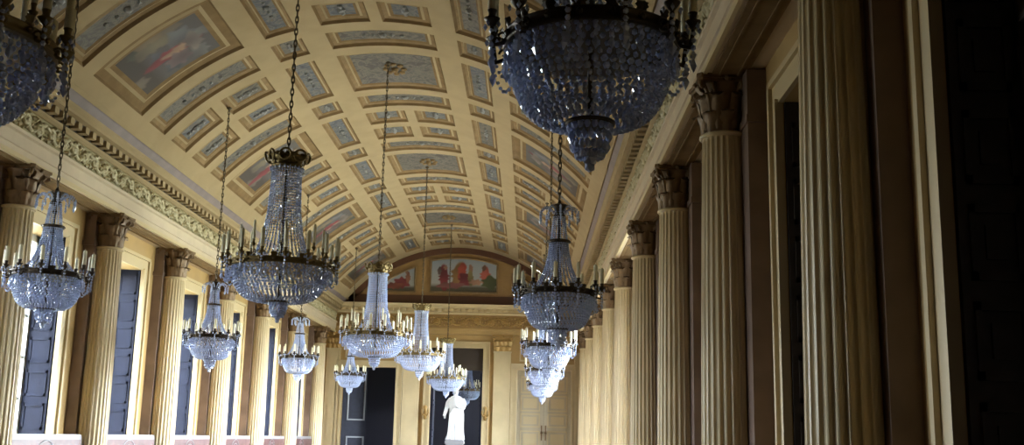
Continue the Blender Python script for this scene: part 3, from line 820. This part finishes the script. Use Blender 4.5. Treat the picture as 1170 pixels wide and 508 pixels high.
# ------------------------------------------------------------------ chandeliers
def chandelier_proto(big):
    """meshes of one chandelier, origin at the centre of its main ring"""
    R = {}
    rr = .665 if big else .475                    # main ring radius
    ra = .74 if big else .57                    # candle circle
    # ring: pierced bronze gallery
    b = MB()
    b.lathe([(rr-.02, -.035), (rr+.012, -.04), (rr+.02, -.025), (rr+.008, -.01), (rr+.008, .012), (rr+.022, .022), (rr+.018, .034), (rr-.02, .03), (rr-.02, -.035)], 48)
    for k in range(24 if big else 18):
        a = 2*PI*k/(24 if big else 18)
        c, s = math.cos(a), math.sin(a)
        b.bead(((rr+.018)*c, (rr+.018)*s, .0), .022, 1)
        lf = MB(); leaf(lf, a, rr+.012, .025, .08 if big else .07, .06, .02); b.add(lf.v, lf.f, 0, True)
    R['ring'] = b
    # bowl of bead strands
    b = MB()
    rb, dz = (.61, .42) if big else (.445, .42)
    nm = 64 if big else 56; nr = 17
    re = .12
    for j in range(nr):
        t = j/(nr-1); a = t*PI*.5
        r_ = re+(rb-re)*(math.cos(a)**.55 if a < PI/2-1e-6 else 0); z = -.04-dz*math.sin(a)**1.05
        cnt = max(18, int(nm*(.35+.65*r_/rb)))
        big_row = j in (5, 6)
        for i in range(cnt):
            w = 2*PI*(i+.5*(j % 2))/cnt
            b.bead((r_*math.cos(w), r_*math.sin(w), z), .022 if big_row else .0165, 1 if big_row else 1.15)
    for i in range(44 if big else 36):           # drop fringe below the gallery
        w = 2*PI*i/(44 if big else 36)
        for q, (dr, dzz) in enumerate(((.0, -.075), (.005, -.115), (.004, -.165))):
            b.bead(((rr+dr)*math.cos(w), (rr+dr)*math.sin(w), dzz), .017 if q < 2 else .022, 1.1 if q < 2 else 1.9, octa=(q == 2))
    R['crystal_bowl'] = b
    b = MB(); zb = -.04-dz
    b.lathe([(re-.02, zb-.01), (re+.015, zb-.015), (re+.02, zb+.005), (re-.01, zb+.015), (re-.02, zb-.01)], 28)
    R['lower_ring'] = b
    b = MB()
    for i in range(18):
        w = 2*PI*i/18
        for q, (r_, z, sz) in enumerate(((.115, -.03, 1.4), (.108, -.08, 1.6), (.095, -.135, 1.7), (.07, -.18, 1.4))):
            b.bead((r_*math.cos(w+q*.17), r_*math.sin(w+q*.17), zb+z), .019, sz, octa=(q == 1))
    for z, r_ in ((-.20, .045), (-.245, .032)): b.bead((0, 0, zb+z), r_, 1.1)
    R['pendant_drop'] = b
    # tent of strands
    b = MB()
    if big: prof = [(.19, 1.30), (.195, 1.05), (.21, .75), (.25, .45), (.32, .2), (.42, .07)]
    else: prof = [(.12, .66), (.135, .52), (.17, .36), (.23, .2), (.33, .07)]
    def along(prof, t):
        z = prof[0][1]+(prof[-1][1]-prof[0][1])*t
        for (r0, z0), (r1, z1) in zip(prof, prof[1:]):
            if z1 <= z <= z0: return r0+(r1-r0)*(z0-z)/(z0-z1), z
        return prof[-1]
    ns = 36 if big else 26; nb = 34 if big else 22
    for i in range(ns):
        w = 2*PI*i/ns
        for j in range(nb):
            r_, z = along(prof, j/(nb-1)); b.bead((r_*math.cos(w), r_*math.sin(w), z), .0155, 1.25, octa=True)
    if not big:
        for i in range(16):
            w = 2*PI*i/16
            for j in range(12):
                t = j/11; r_ = .075+.035*t; b.bead((r_*math.cos(w), r_*math.sin(w), 1.02-.32*t), .0145, 1.2, octa=True)
    R['bead_canopy'] = b
    b = MB()
    if not big:
        b.lathe([(.12, .67), (.145, .665), (.15, .685), (.145, .705), (.12, .70), (.12, .67)], 28)
        for k in range(12): b.bead((.147*math.cos(k*PI/6), .147*math.sin(k*PI/6), .69), .016)
        R['upper_ring'] = b
    # crown
    b = MB(); cr = MB()
    if big:
        b.lathe([(.0, 1.30), (.16, 1.30), (.21, 1.33), (.20, 1.36), (.17, 1.37), (.20, 1.42), (.26, 1.47), (.24, 1.475), (.12, 1.44), (.05, 1.48), (.03, 1.56), (0, 1.58)], 28)
        for k in range(8):
            a = k*PI/4; c, s = math.cos(a), math.sin(a)
            loop = []
            for t in np.linspace(0, 2*PI, 14, endpoint=False):
                x = .245+.022*math.sin(t)+.03*(math.cos(t)*.5+.5); y = .075*math.sin(t); z = 1.455+.07*math.cos(t)
                loop.append((x*c-y*s, x*s+y*c, z))
            b.tube(loop, .016, 6, closed=True)
            lf = MB(); leaf(lf, a+PI/8, .20, 1.36, .17, .12, .10); b.add(lf.v, lf.f, 0, True)
        for i in range(20):
            w = 2*PI*i/20
            cr.bead((.215*math.cos(w), .215*math.sin(w), 1.30), .018, 1.8, octa=True)
        R['crown'] = b; R['bead_canopy'].add(cr.v, cr.f)
    else:
        b.lathe([(0, 1.0), (.07, 1.0), (.085, 1.03), (.06, 1.06), (.035, 1.10), (.05, 1.14), (.03, 1.2), (.012, 1.26), (0, 1.27)], 20)
        for k in range(6):
            a = k*PI/3; c, s = math.cos(a), math.sin(a)
            lf = MB(); leaf(lf, a, .05, 1.06, .16, .07, .09); b.add(lf.v, lf.f, 0, True)
        for k in range(10):
            a = k*PI/5+.2; c, s = math.cos(a), math.sin(a)
            for t in np.linspace(0, 1, 9):
                r_ = .06+.20*t; z = 1.05+.14*math.sin(t*PI*.62)-.10*t*t
                cr.bead((r_*c, r_*s, z), .016, 1.3, octa=True)
            for q in range(3): cr.bead((.26*c, .26*s, 1.08-.04*q-.03), .017 if q < 2 else .022, 1.4 if q < 2 else 2.0, octa=(q == 2))
        R['crown'] = b; R['crown_spray'] = cr
    b = MB(); zt = 1.56 if big else 1.25
    b.tube([(0, 0, zb), (0, 0, zt)], .018, 8); 
    for z in (.05, .3, .6, .9): b.lathe([(.02, z-.03), (.04, z), (.02, z+.03)], 10)
    for k in range(6):
        a = k*PI/3; b.tube([(0, 0, .02), ((rr-.02)*math.cos(a), (rr-.02)*math.sin(a), .0)], .010, 5)
    R['stem'] = b
    # arm (pointing +x), candle, drops
    b = MB()
    arm = [(rr, 0), (rr+.03, -.05), (rr+.08, -.065), (ra-.01, -.03), (ra, .03), (ra, .06)]
    ip = []
    for i in range(len(arm)-1):
        for t in (0, .5): ip.append((arm[i][0]+(arm[i+1][0]-arm[i][0])*t, 0, arm[i][1]+(arm[i+1][1]-arm[i][1])*t))
    ip.append((ra, 0, .06)); b.tube(ip, .012, 6)
    b.tube([(rr+.03+.03*math.cos(t)*(1-t/9), 0, -.015+.03*math.sin(t)*(1-t/9)) for t in np.linspace(0, 5.5, 12)], .008, 5)
    b.lathe([(.004, .03), (.018, .045), (.040, .075), (.046, .085), (.02, .09), (.022, .12), (.028, .135), (.018, .14), (0, .14)], 12, c=(ra, 0, 0))
    R['candle_arm'] = b
    c = MB(); ch = .23 if big else .19
    c.lathe([(.025, .135), (.025, .135+ch), (.014, .135+ch+.012), (.003, .135+ch+.02), (.002, .135+ch+.04)], 10, c=(ra, 0, 0))
    R['candle'] = c
    d = MB()
    for q, (dx, z, s_, sz) in enumerate(((.0, .015, .017, 1), (.0, -.025, .018, 1), (0, -.065, .017, 1.1), (0, -.11, .022, 1.5), (0, -.165, .024, 1.9))):
        d.bead((ra+dx, 0, z), s_, sz, octa=(q > 2))
    for t in np.linspace(.1, .9, 8):             # swag back to the bowl
        d.bead((ra+(rr-.05-ra)*t, 0, -.10-.13*math.sin(t*PI)-.03*t), .0125, 1)
    for sg in (-1, 1):
        d.bead((ra+.03, sg*.035, .045), .014, 1.6, octa=True); d.bead((ra-.03, sg*.035, .045), .014, 1.6, octa=True)
    R['arm_drops'] = d
    mats = dict(ring='bronze_gilt' if big else 'bronze', crystal_bowl='crystal', lower_ring='bronze', pendant_drop='crystal', bead_canopy='crystal', upper_ring='bronze', crown='bronze_gilt' if big else 'bronze', bead_fringe='crystal', crown_spray='crystal', stem='bronze', candle_arm='bronze_gilt' if big else 'bronze', candle='candle', arm_drops='crystal')
    out = {k: b.mesh(k, M[mats[k]]) for k, b in R.items()}
    return out, (16 if big else 12), zt
PB = chandelier_proto(True); PS = chandelier_proto(False)
def chain_mesh(L):
    b = MB(); n = int(L/.085)
    for i in range(n):
        z = L*(i+.5)/n; h = L/n*.72; w = .020
        pl = i % 2
        pts = []
        for t in np.linspace(0, 2*PI, 8, endpoint=False):
            u, v = w*math.cos(t), h*math.sin(t)
            pts.append((u, 0, z+v) if pl else (0, u, z+v))
        b.tube(pts, .0085, 4, closed=True)
    b.lathe([(.05, L-.01), (.065, L-.03), (.03, L-.06), (.012, L-.08)], 12)
    return b
def chandelier(big, x, y, h, label, group, rot=0, top=None, sc=1.0):
    me, na, zt = PB if big else PS
    r = tag(empty('chandelier', P(x, y, h)), label, 'chandelier', group); r.rotation_euler.z = rot
    r.scale = (sc, sc, sc)
    for k, m in me.items():
        if k in ('candle_arm', 'candle', 'arm_drops'): continue
        link(k, m, r)
    for i in range(na):
        a = link('candle_arm', me['candle_arm'], r); a.rotation_euler.z = 2*PI*(i+.5)/na
        link('candle', me['candle'], a); link('arm_drops', me['arm_drops'], a)
    if big:
        for i in range(8):
            a = link('inner_arm', me['candle_arm'], r); a.rotation_euler.z = 2*PI*(i+.25)/8; a.location.z = .14
            a.scale = (.72, .72, 1)
            link('candle', me['candle'], a)
    zc = VZ+math.sqrt(VR*VR-(x-VX)**2) if top is None else top
    L = ((zc-h)*S)/sc-zt-.0
    c = link('chain', chain_mesh(L).mesh('chain', M['chain']), r); c.location.z = zt
    return r
GB, GS, GT = 'large chandeliers in the middle row', 'small chandeliers along the left side', 'small chandeliers along the right side'
for k, (x, y, h, lb) in enumerate([(-.785, 1.30, .49, 'large dark crystal chandelier cut off by the top left corner of the photo'),
      (-.727, 3.04, .470, 'largest whole chandelier, bronze crown and ring, wide crystal bowl, left of centre'),
      (-.73, 5.01, .458, 'large pale chandelier with cream candles, before the left end of the painted arch'),
      (-.73, 7.09, .522, 'pale chandelier, crown just below the wide arch painting, right of the larger pale one'),
      (-.705, 9.10, .478, 'small-looking pale chandelier hanging directly above the white statue')]):
    chandelier(True, x, y, h, lb, GB, rot=.1*k)
for k, (x, y, h, lb) in enumerate([(-1.49, 3.23, .457, 'blue crystal chandelier before the bright window at the left edge'),
      (-1.50, 5.0, .431, 'second blue chandelier of the left side row, before the fourth column'),
      (-1.50, 6.92, .478, 'third chandelier of the left side row, below the large bowl'),
      (-1.50, 8.95, .483, 'last chandelier of the left side row, in front of the dark left doorway')]):
    chandelier(False, x, y, h, lb, GS, rot=.13*k)
for k, (x, y, h, lb) in enumerate([(.068, 1.26, .482, 'huge dark blue crystal chandelier hanging at the top, seen from below'),
      (.078, 3.08, .413, 'dark chandelier right of centre, hanging above a stack of bright ones'),
      (.086, 5.0, .424, 'bright white chandelier just below the dark one right of centre, topmost of the bright stack'),
      (.094, 6.95, .433, 'bright white chandelier in front of the grey double door, middle of the bright stack'),
      (.104, 8.95, .44, 'farthest and lowest bright chandelier in front of the grey double door')]):
    chandelier(False, x, y, h, lb, GT, rot=.17*k)
chandelier(True, -.68, 11.85, .50, 'dim chandelier seen through the middle doorway behind the statue', 'chandelier in the room beyond', top=1.06)

# ------------------------------------------------------------------ daylight
SKY_W, SKY_E = 30, 180      # sky opposite the sun / on the sun's side
W = bpy.data.worlds.new('sky'); SC.world = W; W.use_nodes = True
nt = W.node_tree; bg = nt.nodes['Background']
tc = nt.nodes.new('ShaderNodeTexCoord'); sp = nt.nodes.new('ShaderNodeSeparateXYZ'); rp = nt.nodes.new('ShaderNodeValToRGB')
nt.links.new(tc.outputs['Generated'], sp.inputs[0])
mp = nt.nodes.new('ShaderNodeMapRange'); mp.inputs['From Min'].default_value = -1
nt.links.new(sp.outputs['Z'], mp.inputs['Value']); nt.links.new(mp.outputs['Result'], rp.inputs['Fac'])
e = rp.color_ramp.elements
e[0].position = .46; e[0].color = (.15,.165,.14,1); e[1].position = .54; e[1].color = (.86,.95,1.0,1)
x_ = e.new(1.0); x_.color = (.45,.65,1.0,1)
nt.links.new(rp.outputs['Color'], bg.inputs['Color'])
mr = nt.nodes.new('ShaderNodeMapRange'); mr.inputs['From Min'].default_value = -1; mr.inputs['To Min'].default_value = SKY_W; mr.inputs['To Max'].default_value = SKY_E
nt.links.new(sp.outputs['X'], mr.inputs['Value']); 
my = nt.nodes.new('ShaderNodeMapRange'); my.inputs['From Min'].default_value = -1; my.inputs['To Min'].default_value = .35; my.inputs['To Max'].default_value = 1.65
nt.links.new(sp.outputs['Y'], my.inputs['Value'])
mm_ = nt.nodes.new('ShaderNodeMath'); mm_.operation = 'MULTIPLY'
nt.links.new(mr.outputs['Result'], mm_.inputs[0]); nt.links.new(my.outputs['Result'], mm_.inputs[1]); nt.links.new(mm_.outputs[0], bg.inputs['Strength'])
def portal(name, x, y0, y1, z0, z1, inward):
    L = bpy.data.lights.new(name, 'AREA'); L.shape = 'RECTANGLE'; L.size = (y1-y0)*S; L.size_y = (z1-z0)*S
    L.cycles.is_portal = True
    o = bpy.data.objects.new(name, L); COL.objects.link(o)
    o.location = P(x, (y0+y1)/2, (z0+z1)/2)
    o.rotation_euler = (PI/2, 0, -PI/2 if inward > 0 else PI/2)
for a, c in bl: portal('window_daylight', GL-.02, a, c, -.06, OPTOP, 1)
for a, c in OPEN_RIGHT: portal('window_daylight', GR+.02, a, c, HF, OPTOP, -1)

# ------------------------------------------------------------------ camera
f_px, pit, ya, ro = 1217.98, .199, -.0198, .023
Rya = Matrix(((math.cos(ya), -math.sin(ya), 0), (math.sin(ya), math.cos(ya), 0), (0, 0, 1)))
Rp = Matrix(((1, 0, 0), (0, math.cos(pit), math.sin(pit)), (0, -math.sin(pit), math.cos(pit))))
RR = Rp @ Rya
right, fwd, up = Vector(RR[0]), Vector(RR[1]), Vector(RR[2])
r2 = right*math.cos(ro)+up*math.sin(ro); u2 = -right*math.sin(ro)+up*math.cos(ro)
cam = bpy.data.cameras.new('camera'); co = bpy.data.objects.new('camera', cam); COL.objects.link(co)
cam.sensor_fit = 'HORIZONTAL'; cam.sensor_width = 36; cam.lens = 36*f_px/1170; cam.clip_start = .05; cam.clip_end = 300
co.matrix_world = Matrix(((r2.x, u2.x, -fwd.x, 0), (r2.y, u2.y, -fwd.y, 0), (r2.z, u2.z, -fwd.z, EYE), (0, 0, 0, 1)))
SC.camera = co
vs = SC.view_settings; vs.view_transform = 'Standard'; vs.look = 'None'; vs.gamma = 1; vs.use_curve_mapping = False; vs.exposure = 0
cy_ = SC.cycles; cy_.max_bounces = 10; cy_.diffuse_bounces = 6; cy_.glossy_bounces = 4; cy_.transmission_bounces = 6; cy_.transparent_max_bounces = 12
cy_.caustics_reflective = False; cy_.caustics_refractive = False; cy_.use_denoising = True; cy_.sample_clamp_indirect = 8
